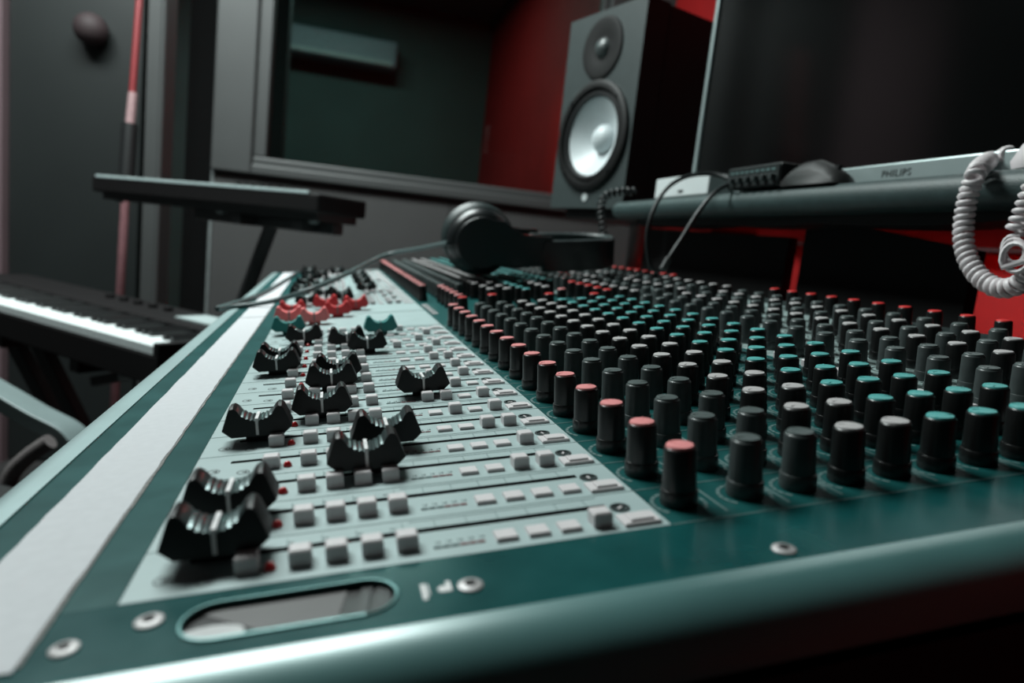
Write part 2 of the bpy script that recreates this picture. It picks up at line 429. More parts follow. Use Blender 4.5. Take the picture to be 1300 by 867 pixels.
flat('lamp_reflection_paint', [(-0.0355 + 0.0085 * math.cos(k * math.pi / 8) , 0.1683 + 0.0042 * math.sin(k * math.pi / 8)) for k in range(16)], mat('reflection_white_paint', (190, 190, 190), 0.6), 0.0005)  # white insert: painted reflection of the ceiling lamp
flat('dark_reflection_paint', [(0.0, 0.1645), (0.0030, 0.1645), (0.0060, 0.1808), (0.0030, 0.1808)], BLACKS, 0.0005)  # dark inserts: dark part of the same painted reflection
flat('dark_reflection_paint', [(0.0045, 0.1645), (0.0090, 0.1660), (0.0105, 0.1780), (0.0072, 0.1808)], BLACKS, 0.0005)
# screws
for x, y, r in ((-0.051, 0.177, 0.0036), (-0.068, 0.170, 0.0034), (0.032, 0.170, 0.0036), (0.128, 0.1625, 0.0036)):
    o = MB().lathe([(r, 0.0), (r, 0.0005), (r * 0.8, 0.0009), (r * 0.2, 0.0010)], 18).build('screw', SCREWM, con, 40, T(x, y, 0))
    q = MB().lathe([(r * 0.48, 0.0006), (r * 0.48, 0.0012)], 6)
    q.build('cross_slot', SLOT, o, 0)
# white printed mark beside the screw
q = MB(); q.box((0.0185, 0.1665, 0), (0.0198, 0.1745, 0.0002)); q.box((0.0202, 0.1685, 0), (0.0206, 0.1742, 0.0002))
q.lathe([(0.0016, 0), (0.0016, 0.0002)], 12, T(0.0245, 0.1705, 0)); q.box((0.0255, 0.169, 0), (0.0268, 0.1742, 0.0002))
cpart('printed_mark', q, MARK, 0)
# armrest rail, teal bands, tape
rp = [(-0.115, 0.0008)]
for k in range(9):
    a = math.pi / 2 + (math.pi / 2) * k / 8
    rp.append((-0.121 + 0.015 * math.cos(a), -0.0142 + 0.015 * math.sin(a)))
rp += [(-0.136, -0.06), (-0.115, -0.06)]
cpart('armrest', MB().prism(rp, lambda p, t: (p[0], 0.155 + t * (UEND - 0.155), p[1])), RAIL, 50)
cpart('front_band', MB().box((-0.115, 0.188, -0.005), (-0.0615, UEND, 0.0)), TEAL, 0)
# paper tape with torn right edge, in two lengths
def tape(u0, u1):
    b = MB(); L = []; Rr = []; n = max(4, int((u1 - u0) / 0.008))
    r2 = random.Random(int(u0 * 1000))
    for k in range(n + 1):
        u = u0 + (u1 - u0) * k / n
        L.append((-0.103 + r2.uniform(-.0003, .0003), u)); Rr.append((-0.0763 + r2.uniform(-.0003, .0003), u))
    z = 0.0006
    vv = [(x, y, z) for x, y in L] + [(x, y, z) for x, y in Rr] + [(x, y, 0) for x, y in L] + [(x, y, 0) for x, y in Rr]
    N = n + 1; f = []
    for k in range(n):
        f += [(k, N+k, N+k+1, k+1), (N+k, 3*N+k, 3*N+k+1, N+k+1), (k+1, 2*N+k+1, 2*N+k, k)]
    f += [(0, 2*N, 3*N, N), (n, N+n, 3*N+n, 2*N+n)]
    b.add(vv, f)
    return b
tp = cpart('marking_tape', tape(0.163, 0.80), TAPE, 0)
cpart('marking_tape', tape(0.803, 1.10), TAPE, 0); cpart('marking_tape', tape(1.104, 1.585), TAPE, 0)
e = MB(); r3 = random.Random(9)
for k in range(90):
    u = 0.165 + k * 0.0102
    e.box((-0.0765 + r3.uniform(-.0001, .0001), u, 0.0), (-0.0755 + r3.uniform(0, .0004), u + 0.0104, 0.00035))
eo = e.build('tape_residue', TAPE_EDGE, con, 0); eo['kind'] = 'stuff'

# channel plates of the fader panel, each with a real fader slot
SV0, SV1, SDU = -0.047, 0.089, 0.0055
def channel_plate():
    b = MB(); y0, y1 = -P/2 + 0.00012, P/2 - 0.00012; x0, x1 = -0.0613, 0.104
    sy0, sy1 = SDU - 0.0016, SDU + 0.0016
    xs = [x0, SV0, SV1, x1]; ys = [y0, sy0, sy1, y1]
    vv = [(x, y, 0) for y in ys for x in xs]
    f = []
    for j in range(3):
        for i in range(3):
            if i == 1 and j == 1: continue
            f.append((j*4+i, j*4+i+1, (j+1)*4+i+1, (j+1)*4+i))
    b.add(vv, f)
    for (i, j), (k, l) in (((1,1),(2,1)),((2,1),(2,2)),((2,2),(1,2)),((1,2),(1,1))):
        a = (xs[i], ys[j]); c = (xs[k], ys[l])
        b.add([(a[0],a[1],0),(c[0],c[1],0),(c[0],c[1],-0.0035),(a[0],a[1],-0.0035)], [(0,1,2,3)], 1)
    for (a, c) in (((x0,y0),(x1,y0)),((x1,y1),(x0,y1)),((x0,y1),(x0,y0)),((x1,y0),(x1,y1))):
        b.add([(a[0],a[1],0),(c[0],c[1],0),(c[0],c[1],-0.0035),(a[0],a[1],-0.0035)], [(0,1,2,3)])
    return b
cpm = channel_plate()
me_plate = cpm.mesh('channel_plate', [GREYP, SLOT], 0)
me_slot = MB().box((SV0, SDU - 0.0019, -0.0045), (SV1, SDU + 0.0019, -0.0034)).mesh('fader_track', SLOT, 0)
# printing of one channel (thin ink lines)
pm = MB()
def ink(x0, y0, x1, y1, mi=0): pm.box((x0, y0, 0), (x1, y1, 0.00012), mi)
ink(-0.0613, -P/2, 0.104, -P/2 + 0.0003)
ink(0.020, 0.0128, 0.088, 0.0131)
for k in range(7): ink(0.0175 + 0.0108 * k, 0.0072, 0.01775 + 0.0108 * k, 0.0130)
for k in range(4):
    ink(-0.030 + 0.0108 * k, 0.0072, -0.02975 + 0.0108 * k, 0.0125)
    ink(-0.019 + 0.0108 * k, 0.0092, -0.017 + 0.0108 * k, 0.0096, 1)
for k in range(5): ink(0.0265 + 0.0036 * k, -0.0060, 0.0268 + 0.0036 * k, -0.0035); ink(0.0273 + 0.0036 * k, -0.0050, 0.0281 + 0.0036 * k, -0.0040, 1)
ink(0.099, -0.013, 0.1015, -0.0124, 1); ink(0.0995, -0.0112, 0.101, -0.0107, 1)
for cx, cy in ((-0.0525, -0.0045), (-0.0405, -0.0085)):
    for k in range(16):
        a = 2 * math.pi * k / 16; a2 = 2 * math.pi * (k + 1) / 16
        pm.add([(cx + r * math.cos(q), cy + r * math.sin(q), 0.00012) for q, r in ((a, .0026), (a2, .0026), (a2, .0022), (a, .0022))], [(0, 1, 2, 3)], 1)
    pm.add([(cx - .0008, cy, .00013), (cx + .0014, cy - .0012, .00013), (cx + .0014, cy + .0012, .00013)], [(0, 1, 2)], 1)
me_print = pm.mesh('panel_print', [PRINT, PRINTD], 0)
# buttons, LEDs, meters
def button(w, d, h, b=0.0006):
    return MB().cbox((-w/2, -d/2, -0.001), (w/2, d/2, h), b)
me_tall = button(0.0066, 0.0062, 0.0050).mesh('push_button', BTN, 0)
me_flat = button(0.0072, 0.0066, 0.0014, 0.0004).mesh('push_button', BTN, 0)
wide = MB().cbox((-0.0066, -0.0042, -0.001), (0.0066, 0.0042, 0.0013), 0.0004)
wide.cbox((-0.0040, -0.0030, 0.0013), (0.0044, 0.0028, 0.0021), 0.0003)
me_wide = wide.mesh('push_button', BTN, 0)
me_led = MB().lathe([(0.0018, -0.001), (0.0018, 0.0006), (0.0014, 0.0016), (0.0007, 0.0022), (0.0002, 0.0023)], 12).mesh('indicator_light', LEDRED, 60)
ml = MB()
for k in range(6):
    ml.box((0.0255 + 0.0028 * k, -0.0085, 0), (0.0280 + 0.0028 * k, -0.0073, 0.0003), 1 if k >= 3 else 0)
me_meter = ml.mesh('level_meter', [mat('meter_dark', (52, 74, 74), 0.4), mat('meter_red', (110, 44, 48), 0.4)], 0)
me_trim = MB().lathe([(0.0036, 0), (0.0036, 0.0004), (0.0026, 0.0004), (0.0024, -0.0006), (0.0003, -0.0006)], 16).mesh('trim_pot', mat('trim_dark', (46, 56, 56), 0.4), 40)
me_trimc = MB().box((-0.0013, -0.0004, -0.0006), (0.0013, 0.0004, 0.0003)).mesh('trim_slot', BTN, 0)
tall = {(0,3),(2,2),(2,3),(3,3),(4,3),(4,2),(5,3),(5,1),(6,3),(6,1),(7,2),(8,1),(9,3),(10,3),(10,2),(11,2),(12,0),(12,3),(13,2),(14,3),(15,1),(6,0),(8,3)}
for c in range(NCH):
    u = U0 + c * P
    put('channel_plate', me_plate, con, T(0, u, 0))
    put('fader_track', me_slot, con, T(0, u, 0))
    o = put('panel_print', me_print, con, T(0, u, 0)); o['kind'] = 'stuff'
    put('indicator_light', me_led, con, T(-0.023, u - 0.0065, 0))
    put('level_meter', me_meter, con, T(0, u, 0))
    t_ = put('trim_pot', me_trim, con, T(0.093, u + 0.0025, 0)); put('trim_slot', me_trimc, t_, rz(rng.uniform(0, 3)))
    for v in (-0.0295, -0.0143, -0.0037, 0.007, 0.0177):
        put('push_button', me_tall, con, T(v, u - 0.0045, 0))
    for k, v in enumerate((0.049, 0.0598, 0.0707, 0.0817)):
        put('push_button', me_tall if (c, k) in tall else me_flat, con, T(v, u - 0.007, 0))
    put('push_button', me_wide, con, T(0.095, u - 0.0085, 0))
# fader caps
fp = [(-0.0115, 0.0038), (-0.0155, 0.0074), (-0.0124, 0.0168), (-0.0114, 0.0181), (-0.0100, 0.0184), (-0.0086, 0.0174)]
for k in range(1, 18):
    a = k / 18.0; x = -0.0086 + 0.0172 * a
    z = 0.0174 - 0.0052 * (1 - (2 * a - 1) ** 2) ** 0.75
    fp.append((x, z + (0.0003 if k % 2 else -0.0003)))
fp += [(-x, z) for x, z in fp[5::-1]]
def fader_mesh(mt):
    mi_f = []; b = MB(); ST = (-1, -0.7, -0.25, 0.25, 0.7, 1); n = len(fp); vv = []; f = []
    for t in ST:
        for x, z in fp:
            w = 0.0068 - 0.0010 * max(0, (z - 0.008)) / 0.011
            vv.append((x, w * t, z - (0.0009 * t * t if z > 0.008 else 0)))
    for i in range(len(ST) - 1):
        for k in range(n):
            f.append((i*n+k, i*n+(k+1) % n, (i+1)*n+(k+1) % n, (i+1)*n+k)); mi_f.append(1 if 5 <= k < n - 6 else 0)
    f += [tuple(range(n-1, -1, -1)), tuple((len(ST)-1)*n + k for k in range(n))]; mi_f += [0, 0]
    b.v += vv; b.f += f; b.mi += mi_f
    b.box((-0.006, -0.0007, -0.003), (0.006, 0.0007, 0.0045))
    return b.mesh('fader_cap', mt, 30)
me_f = {'black': fader_mesh([FBLACK, FGRIP]), 'teal': fader_mesh([FTEAL, FTEAL]), 'red': fader_mesh([FRED, FRED]), 'pink': fader_mesh([FPINK, FPINK])}
ln = MB(); ln.add([(-.0006, -.0071, .0045), (.0006, -.0071, .0045), (.0006, -.0067, .0115), (-.0006, -.0067, .0115), (-.0006, -.006, .0045), (.0006, -.006, .0045), (.0006, -.006, .0115), (-.0006, -.006, .0115)], [(0,1,2,3),(1,5,6,2),(4,0,3,7),(3,2,6,7),(0,4,5,1),(5,4,7,6)]); ln.box((-0.0007, -0.0066, 0.0105), (0.0007, 0.0062, 0.0124))
me_line = ln.mesh('marker_line', MARK, 0)
me_lineg = ln.mesh('marker_line', PRINTL, 0)
def fader(v, u, kind):
    o = put('fader_cap', me_f[kind], con, T(v, u, 0))
    put('marker_line', me_line if kind == 'black' else me_lineg, o)
    return o
FV = [-0.0385, -0.0385, 0.009, 0.0195, -0.038, -0.009, 0.048, -0.004, 0.0, -0.040, -0.040, 0.024, 0.009, -0.026]
for c, v in enumerate(FV): fader(v, U0 + c * P + SDU, 'black')
fader(0.041, U0 + 14 * P + SDU, 'teal'); fader(-0.042, U0 + 15 * P + SDU, 'teal')
# blank plate and group faders of the centre section
cpart('centre_fader_panel', MB().box((-0.0613, 0.6685, -0.004), (0.104, 0.790, 0.0)), GREYP, 0)
fpan = MB().box((-0.0613, 0.7912, -0.004), (0.104, UEND, 0.0))
cpart('far_fader_panel', fpan, GREYP, 0)
cpart('panel_seam', MB().box((-0.0613, 0.6678, -0.003), (0.104, 0.6686, 0.0003)), PRINT, 0)
cpart('panel_seam', MB().box((-0.0613, 0.7899, -0.003), (0.104, 0.7913, 0.0003)), PRINT, 0)
for v, u, k in ((-0.020, 0.720, 'pink'), (-0.046, 0.744, 'pink'), (0.004, 0.772, 'red'), (-0.046, 0.800, 'red'), (0.026, 0.826, 'red'), (-0.009, 0.850, 'red')):
    fader(v, u, k)
rf = random.Random(21)
for c in range(22):
    u = 0.893 + c * P
    v = rf.choice((-0.045, -0.04, -0.032, -0.02, -0.012, 0.0, 0.012, -0.045))
    if c in (5, 9, 12, 15): v = 0.05
    fader(v, u, 'black')
far = MB()
for c in range(22):
    u = 0.886 + c * P
    far.box((-0.047, u + 0.006, 0), (0.089, u + 0.008, 0.0002), 1)
    for v in (-0.0295, -0.0143, -0.0037, 0.007, 0.0177): far.cbox((v - .0033, u - .0075, 0), (v + .0033, u - .0013, 0.005), .0006, 0)
    for v in (0.049, 0.0598, 0.0707, 0.0817): far.cbox((v - .0035, u - .010, 0), (v + .0035, u - .0038, 0.0014 if rf.random() < .6 else .005), .0005, 0)
    far.cbox((0.0885, u - .0125, 0), (0.1015, u - .0045, 0.0015), .0004, 0)
fo = far.build('far_button_field', [BTN, SLOT], con, 0); fo['kind'] = 'stuff'
for k in range(5):
    put('push_button', me_flat, con, T(0.1105, 0.752 + k * 0.021, 0.0))

# knob surface
cpart('knob_panel', MB().box((0.1042, 0.188, -0.005), (0.3085, UEND, 0.0)), TEAL, 0)
cpart('equaliser_panel', MB().box((0.3087, 0.188, -0.005), (VB - 0.01, UEND, 0.0)), GREYK, 0)
cpart('rear_strip', MB().box((VB - 0.0098, 0.160, -0.006), (VB, UEND, 0.004)), mat('rear_dark', (40, 50, 50), 0.5), 0)
ROWS = [0.1147, 0.1415, 0.1642, 0.1859, 0.2073, 0.2289, 0.2503, 0.2717, 0.2930, 0.3254, 0.3500, 0.3719, 0.3961, 0.4169, 0.4415, 0.4830]
RC_ = ['pink', 'grey', 'grey', 'white', 'white', 'teal', 'teal', 'teal', 'teal', 'grey', 'grey', 'white', 'grey', 'white', 'grey', 'red']
R = 0.00625
kp = [(R * 1.05, 0.0002), (R * 1.09, 0.0006), (R * 1.07, 0.0056), (R * 1.04, 0.0060), (R * 0.98, 0.0061), (R * 0.92, 0.0203), (R * 0.89, 0.0209), (R * 0.82, 0.0212), (R * 0.80, 0.0208)]
cp = [(R * 0.80, 0.0206), (R * 0.80, 0.0216), (R * 0.74, 0.0221), (R * 0.45, 0.0223), (R * 0.1, 0.0224)]
def knob_mesh(mt, seg=22):
    b = MB(); b.lathe(kp, seg)
    b.lathe([(R * 0.9, 0.0), (R * 0.9, 0.0012)], seg)                   # shaft collar under the skirt
    b.box((-0.0004, -R * 1.07, 0.0014), (0.0004, -R * 0.97, 0.0062))
    return b.mesh('knob', mt, 40)
def cap_mesh(mt, seg=22):
    b = MB(); b.lathe(cp, seg); b.box((-0.00022, R * 0.25, 0.0219), (0.00022, R * 0.66, 0.02245))
    return b.mesh('knob_cap', mt, 40)
me_kb, me_kg = knob_mesh(KBLACK), knob_mesh(KGREY)
me_cap = {k: cap_mesh(v) for k, v in CAPS.items()}
count = 0
def knob(v, u, col, scale=1.0, rot=None):
    global count
    count += 1
    o = put('knob', me_kg if col == 'grey' else me_kb, con, T(v, u, 0) @ rz(rng.uniform(-2.2, 2.2) if rot is None else rot) @ Matrix.Diagonal((scale, scale, scale, 1)))
    put('knob_cap', me_cap[col], o)
allk = []
for c in range(NCH):
    for r_, v in enumerate(ROWS): allk.append((v, U0 + c * P, RC_[r_], 1.0))
master = [(0.136, 0.716, 'red'), (0.173, 0.731, 'red'), (0.234, 0.712, 'red'), (0.280, 0.692, 'red'), (0.265, 0.758, 'pink')]
master += [(0.137, 0.745 + 0.03 * k, 'pink') for k in range(5)]
master += [(0.311, 0.728 + 0.03 * k, 'red') for k in range(5)]
master += [(0.226, 0.777 + 0.03 * k, 'teal') for k in range(5)]
master += [(0.187, 0.800 + 0.04 * k, 'white') for k in range(2)] + [(0.207, 0.795 + 0.04 * k, 'white') for k in range(2)]
master += [(0.258, 0.800 + 0.03 * k, 'white') for k in range(4)]
mk = [(v, u, c, 1.0) for v, u, c in master]
for v, c in ((0.335, 'white'), (0.365, 'grey'), (0.395, 'white'), (0.425, 'grey'), (0.455, 'white')):
    mk += [(v, 0.705 + 0.03 * k, c, 1.0) for k in range(6)]
farR = ['pink', 'grey', 'grey', 'white', 'white', 'teal', 'teal', 'teal', 'teal', 'grey', 'grey', 'white', 'grey', 'white', 'grey', 'red']
fk = []
for c in range(24):
    for r_, v in enumerate(ROWS): fk.append((v, 0.888 + c * P, farR[r_], 1.0))
allk += mk
allk += sorted(fk, key=lambda q: q[1])
rest = {}
for i, (v, u, c, s_) in enumerate(allk):
    if i < 300: knob(v, u, c, s_)
    else: rest.setdefault(c, []).append((v, u))
KM = [KBLACK, KGREY] + [CAPS[k] for k in ('pink', 'white', 'teal', 'red', 'grey')]
ki = {k: 2 + i for i, k in enumerate(('pink', 'white', 'teal', 'red', 'grey'))}
fb = MB()
for c, L in rest.items():
    for v, u in L:
        fb.lathe(kp, 12, T(v, u, 0), 1 if c == 'grey' else 0); fb.lathe(cp, 12, T(v, u, 0), ki[c])
fo = fb.build('far_knob_field', KM, con, 40); fo['kind'] = 'stuff'
# printed scale arcs round the near knobs
pa = MB()
for c in range(NCH):
    u = U0 + c * P
    for r_, v in enumerate(ROWS):
        n = 14
        for k in range(n):
            a = math.radians(-45 + 270 * k / n); a2 = math.radians(-45 + 270 * (k + 1) / n - 3)
            pa.add([(v + q * math.cos(s_), u - 0.0 + q * math.sin(s_), 0.00015) for s_, q in ((a, .0102), (a2, .0102), (a2, .0088), (a, .0088))], [(0, 1, 2, 3)], 0 if v < .3 else 1)
    pa.box((0.1045, u - P/2 - 0.0002, 0), (0.3080, u - P/2 + 0.0004, 0.00015), 0)
    pa.box((0.3090, u - P/2 - 0.0002, 0), (0.500, u - P/2 + 0.0002, 0.00015), 1)
    for v in (0.1275, 0.1525, 0.1750, 0.2180, 0.2610):
        pa.box((v - 0.0005, u - 0.011, 0), (v + 0.0005, u + 0.010, 0.00015), 0)
po = pa.build('scale_print', [PRINTL, PRINTD], con, 0); po['kind'] = 'stuff'
# small routing switches between the equaliser knobs
for c in range(NCH):
    put('push_button', me_tall, con, T(0.3090 + 0.0005, U0 + c * P - 0.004, 0)) if c < 14 else None

# ================================================================== HEADPHONES on the console
HPM = CON @ T(0.235, 0.93, 0.0228)
hp = thing('headphones', 'black closed headphones lying on the knobs of the mixing console', 'headphones', HPM)
LIFT = 0.0
axis = Vector((0.09, 0.985, 0.10)).normalized()          # from the outer face to the cushion
C1 = Vector((-0.031, -0.01, 0.0515))
zq = axis.to_track_quat('Z', 'Y').to_matrix().to_4x4()
# cup frame: x' to the right of the picture, y' up, z' away
ex = Vector((1, 0, 0)); ex = (ex - axis * ex.dot(axis)).normalized(); ey = axis.cross(ex).normalized()
if ey.z < 0: ey = -ey
CF = Matrix((( ex.x, ey.x, axis.x, C1.x), (ex.y, ey.y, axis.y, C1.y), (ex.z, ey.z, axis.z, C1.z), (0, 0, 0, 1)))
SHELL = mat('headphone_shell', (20, 25, 26), 0.32, 0, 0.1, 60)
PAD = mat('headphone_pad', (40, 52, 52), 0.42, 0, 0.1, 90, 0.2)
CF2 = CF @ T(0.0, 0, 0.088) @ Matrix.Diagonal((1, 1, -1, 1))
for F in (CF, CF2):
    sh = MB().lathe([(0.002, -0.006), (0.030, -0.005), (0.040, 0.000), (0.046, 0.010), (0.047, 0.020)], 36, F).build('ear_cup', SHELL, hp, 40)
    MB().lathe([(0.030, -0.0068), (0.032, -0.0072), (0.034, -0.0060)], 36, F, cap0=False, cap1=False).build('cup_ring', PAD, sh)
    ring = []
    for k in range(13):
        a = 2 * math.pi * k / 12
        ring.append((0.038 + 0.014 * math.cos(a), 0.030 + 0.011 * math.sin(a)))
    MB().lathe(ring, 36, F, cap0=False, cap1=False).build('ear_cushion', PAD, hp, 60)
    # paddle shaped yoke and arm
    pd = []
    for k in range(25):
        a = math.radians(62 + 236 * k / 24)
        pd.append((0.036 * math.cos(a), 0.036 * math.sin(a)))
    pd += [(0.045, -0.036), (0.075, -0.034), (0.100, -0.032), (0.100, 0.008), (0.075, 0.009), (0.058, 0.012), (0.045, 0.020), (0.032, 0.030)]
    yk = MB().prism(pd, lambda p, t: tuple(F @ Vector((p[0], p[1], -0.011 + 0.008 * t)))).build('yoke', SHELL, hp, 30)
    bevel(yk, 0.002)
def band(off, th, name, mt):
    b = MB(); n = 20; outer_ = []; 
    A = CF @ Vector((0.085, 0, -0.007)); Bp = CF2 @ Vector((0.085, 0, -0.007))
    mid = (A + Bp) / 2; half = (Bp - A).length / 2; d = (Bp - A).normalized()
    side = ex
    for k in range(n + 1):
        a = math.pi * k / n
        p = mid - d * (half * math.cos(a)) + side * (0.115 * math.sin(a) ** 0.6)
        nrm = (-d * math.cos(a) + side * math.sin(a)).normalized()
        outer_.append((p + nrm * off, nrm))
    vv = []; f = []
    for p, nr in outer_:
        for zz, tq in ((-0.042, 0), (0.002, 0), (0.002, th), (-0.042, th)):
            vv.append(p + ey * zz + nr * tq)
    for k in range(n):
        for j in range(4):
            f.append((k*4+j, k*4+(j+1) % 4, (k+1)*4+(j+1) % 4, (k+1)*4+j))
    f += [(3,2,1,0), (n*4, n*4+1, n*4+2, n*4+3)]
    b.add(vv, f)
    return bevel(b.build(name, mt, hp, 40), 0.0025)
band(0.0, 0.006, 'headband', SHELL)
band(-0.008, 0.008, 'headband_pad', PAD)
# cable: leaves the cup, crosses the faders and the armrest, then doubles back along the tape
hi_ = HPM.inverted() @ CON
cab = [cpz(562, 311, 0.062), cpz(530, 311, 0.064), cpz(490, 324, 0.052), cpz(440, 348, 0.034), cpz(398, 366, 0.024), cpz(355, 380, 0.010), cpz(318, 387, 0.004), cpz(292, 390, 0.003)]
cab[0] = C1 + ex * -0.046 + axis * 0.004
cab = [cab[0]] + [hi_ @ p for p in cab[1:]]
p0 = cab[0]
cab[1] = Vector((cab[1].x * 0.5 + p0.x * 0.5 - 0.02, p0.y * 0.6 + cab[1].y * 0.4, cab[1].z))
back = [hi_ @ cpz(x, y, z) for x, y, z in ((276, 392, 0.0045), (292, 387, 0.0035), (325, 376, 0.0035), (352, 362, 0.0035), (378, 346, 0.0035))]
MB().tube(spline(cab + back, 8), 0.0034, 8).build('cable', mat('cable_grey', (70, 86, 86), 0.4, 0, 0.1, 50), hp, 60)

# ================================================================== SPEAKER ON A STAND
PL = wd(722, 150, 1.46); PR = wd(814, 120, 1.27)
fdir = Vector((PL.x - PR.x, PL.y - PR.y, 0)).normalized()       # along the baffle, from near edge to far edge
ang = math.atan2(fdir.y, fdir.x)
SPM = T(PR.x, PR.y, 1.045) @ rz(ang)       # x along baffle, y = away from the front? checked below
nrm = Vector((math.cos(ang + math.pi / 2), math.sin(ang + math.pi / 2), 0))   # should point to the front (towards -X)
front = 1 if nrm.dot(Vector((CW.x - PR.x, CW.y - PR.y, 0))) > 0 else -1
spk = thing('studio_speaker', 'large black studio speaker with a white woofer cone standing at the end of the shelf', 'speaker', SPM)
SW, SH, SD = 0.238, 0.392, 0.31
SPB = mat('speaker_black', (9, 10, 10), 0.55, 0, 0.15, 60, 0.1, 0.3)
BAFF = mat('speaker_baffle', (47, 56, 56), 0.5, 0, 0.08, 60, 0.05)
CONE = mat('cone_white', (190, 198, 200), 0.45, 0, 0.04, 40)
def sy(d): return front * d                 # d > 0: in front of the baffle
ys = sorted((sy(-0.045), sy(-SD)))
bevel(MB().box((0.001, ys[0], 0.001), (SW - 0.001, ys[1], SH - 0.001)).build('cabinet', SPB, spk, 0), 0.004)
bm = bmesh.new()
oc_ = [(0, 0), (SW, 0), (SW, SH), (0, SH)]
hole = [(SW / 2 + 0.093 * math.cos(2 * math.pi * k / 40), 0.145 + 0.093 * math.sin(2 * math.pi * k / 40)) for k in range(40)]
vo = [bm.verts.new((x, sy(0.012), z)) for x, z in oc_]; vi = [bm.verts.new((x, sy(0.012), z)) for x, z in hole]
bmesh.ops.triangle_fill(bm, use_beauty=True, edges=[bm.edges.new((L_[i], L_[(i+1) % len(L_)])) for L_ in (vo, vi) for i in range(len(L_))])
for L_, pts_ in ((vo, oc_), (vi, hole)):
    bk = [bm.verts.new((x, sy(-0.045), z)) for x, z in pts_]
    for i in range(len(L_)):
        j = (i + 1) % len(L_); bm.faces.new((L_[i], L_[j], bk[j], bk[i]))
bmesh.ops.recalc_face_normals(bm, faces=bm.faces)
meb = bpy.data.meshes.new('baffle'); bm.to_mesh(meb); bm.free(); meb.materials.append(BAFF); meb.materials.append(SPB)
for p_ in meb.polygons:
    if abs(p_.normal.y) < 0.5: p_.material_index = 1
baf = put('baffle', meb, spk)
def disc(prof, cx, cz): 
    return T(cx, sy(0.012), cz) @ Matrix.Rotation(-front * math.pi / 2, 4, 'X')
def ring(name, prof, cx, cz, mt, par, sm=50, c0=False, c1=False):
    return MB().lathe(prof, 40, disc(prof, cx, cz), cap0=c0, cap1=c1).build(name, mt, par, sm)
wx_, wzz = SW / 2, 0.145
wf = ring('woofer', [(0.110, 0.0), (0.110, 0.007), (0.104, 0.010), (0.095, 0.009), (0.092, 0.000)], wx_, wzz, SPB, spk)
ring('surround', [(0.092, 0.000), (0.088, 0.005), (0.082, 0.005), (0.078, -0.002)], wx_, wzz, BLACKP, wf)
ring('cone', [(0.079, -0.001), (0.060, -0.016), (0.040, -0.028), (0.020, -0.038)], wx_, wzz, CONE, wf)
ring('dust_cap', [(0.030, -0.033), (0.028, -0.024), (0.020, -0.015), (0.010, -0.010), (0.001, -0.009)], wx_, wzz, CONE, wf, 60)
for k in range(4):
    a = math.pi / 4 + k * math.pi / 2
    MB().lathe([(0.004, 0.009), (0.004, 0.012), (0.001, 0.0125)], 10, disc(None, wx_, wzz) @ T(0.1 * math.cos(a), 0.1 * math.sin(a), 0)).build('bolt', DARKM, wf)
tw = ring('tweeter', [(0.062, 0.0), (0.060, 0.004), (0.052, 0.005), (0.030, 0.0012), (0.020, 0.0008)], wx_, 0.318, SPB, spk)
ring('tweeter_dome', [(0.020, 0.001), (0.017, 0.006), (0.010, 0.010), (0.001, 0.0115)], wx_, 0.318, mat('dome_grey', (60, 66, 66), 0.35), tw, 60)
ring('badge', [(0.008, 0.0), (0.008, 0.0015), (0.001, 0.0016)], wx_, 0.022, mat('badge_light', (190, 196, 196), 0.4), spk)
ss = thing('speaker_stand', 'short column stand with black top plate under the white-coned speaker', 'speaker stand', T(0, 0, 0))
cx, cy = (SPM @ Vector((SW / 2, sy(-SD / 2), 0))).to_2d()
ss.location = (cx, cy, 0)
rr_ = rz(ang)
bevel(MB().box((-0.105, -0.135, 1.027), (0.105, 0.135, 1.045)).build('top_plate', DARKM, ss, 0, rr_), 0.003)
MB().tube([(0, 0, 0.745), (0, 0, 1.03)], 0.025, 14).build('column', mat('stand_grey', (120, 118, 118), 0.4, 0.3), ss)
bevel(MB().box((-0.06, -0.06, 0.735), (0.06, 0.06, 0.75)).build('base_plate', DARKM, ss, 0, rr_), 0.004)

# ================================================================== TELEVISION ON THE SHELF
TX = 0.556
tv = thing('television', 'large black glossy television with silver bezel standing on the shelf', 'television', T(TX, 0.52, SZ))
SILV = mat('bezel_silver', (158, 172, 172), 0.35, 0.5, 0.04, 30)
YT0, YT1, TH = -0.46, 0.500, 0.60
MB().box((0.012, YT0 + 0.004, 0.006), (0.045, YT1 - 0.004, TH)).build('housing', BLACKS, tv, 0)
SCR = mat('screen_black', (5, 6, 6), 0.12, 0, 0.1, 3, 0, 0.5)
MB().box((0.004, YT0 + 0.01, 0.024), (0.012, YT1 - 0.010, TH - 0.01)).build('screen', SCR, tv, 0)
fb_ = MB(); fb_.box((0.0, YT1 - 0.010, 0.0), (0.014, YT1, TH)); fb_.box((0.0, YT0, 0.0), (0.014, YT0 + 0.010, TH)); fb_.box((0.0, YT0 + 0.010, TH - 0.010), (0.014, YT1 - 0.010, TH))
bevel(fb_.build('side_bezel', SILV, tv, 0), 0.002)
lb = bevel(MB().box((-0.002, YT0 + 0.010, 0.0), (0.014, YT1 - 0.010, 0.024)).build('lower_bezel', SILV, tv, 0), 0.002)
cu = bpy.data.curves.new('lettering', 'FONT'); cu.body = 'PHILIPS'; cu.size = 0.0105; cu.extrude = 0.0003; cu.align_x = 'CENTER'; cu.align_y = 'CENTER'; cu.space_character = 1.15
tmp = bpy.data.objects.new('tmp', cu); scene.collection.objects.link(tmp)
dg = bpy.context.evaluated_depsgraph_get()
met = bpy.data.meshes.new_from_object(tmp.evaluated_get(dg)); bpy.data.objects.remove(tmp)
met.materials.clear(); met.materials.append(mat('letter_dark', (50, 58, 58), 0.5))
yt = wx(1140, 218, TX).y - 0.52
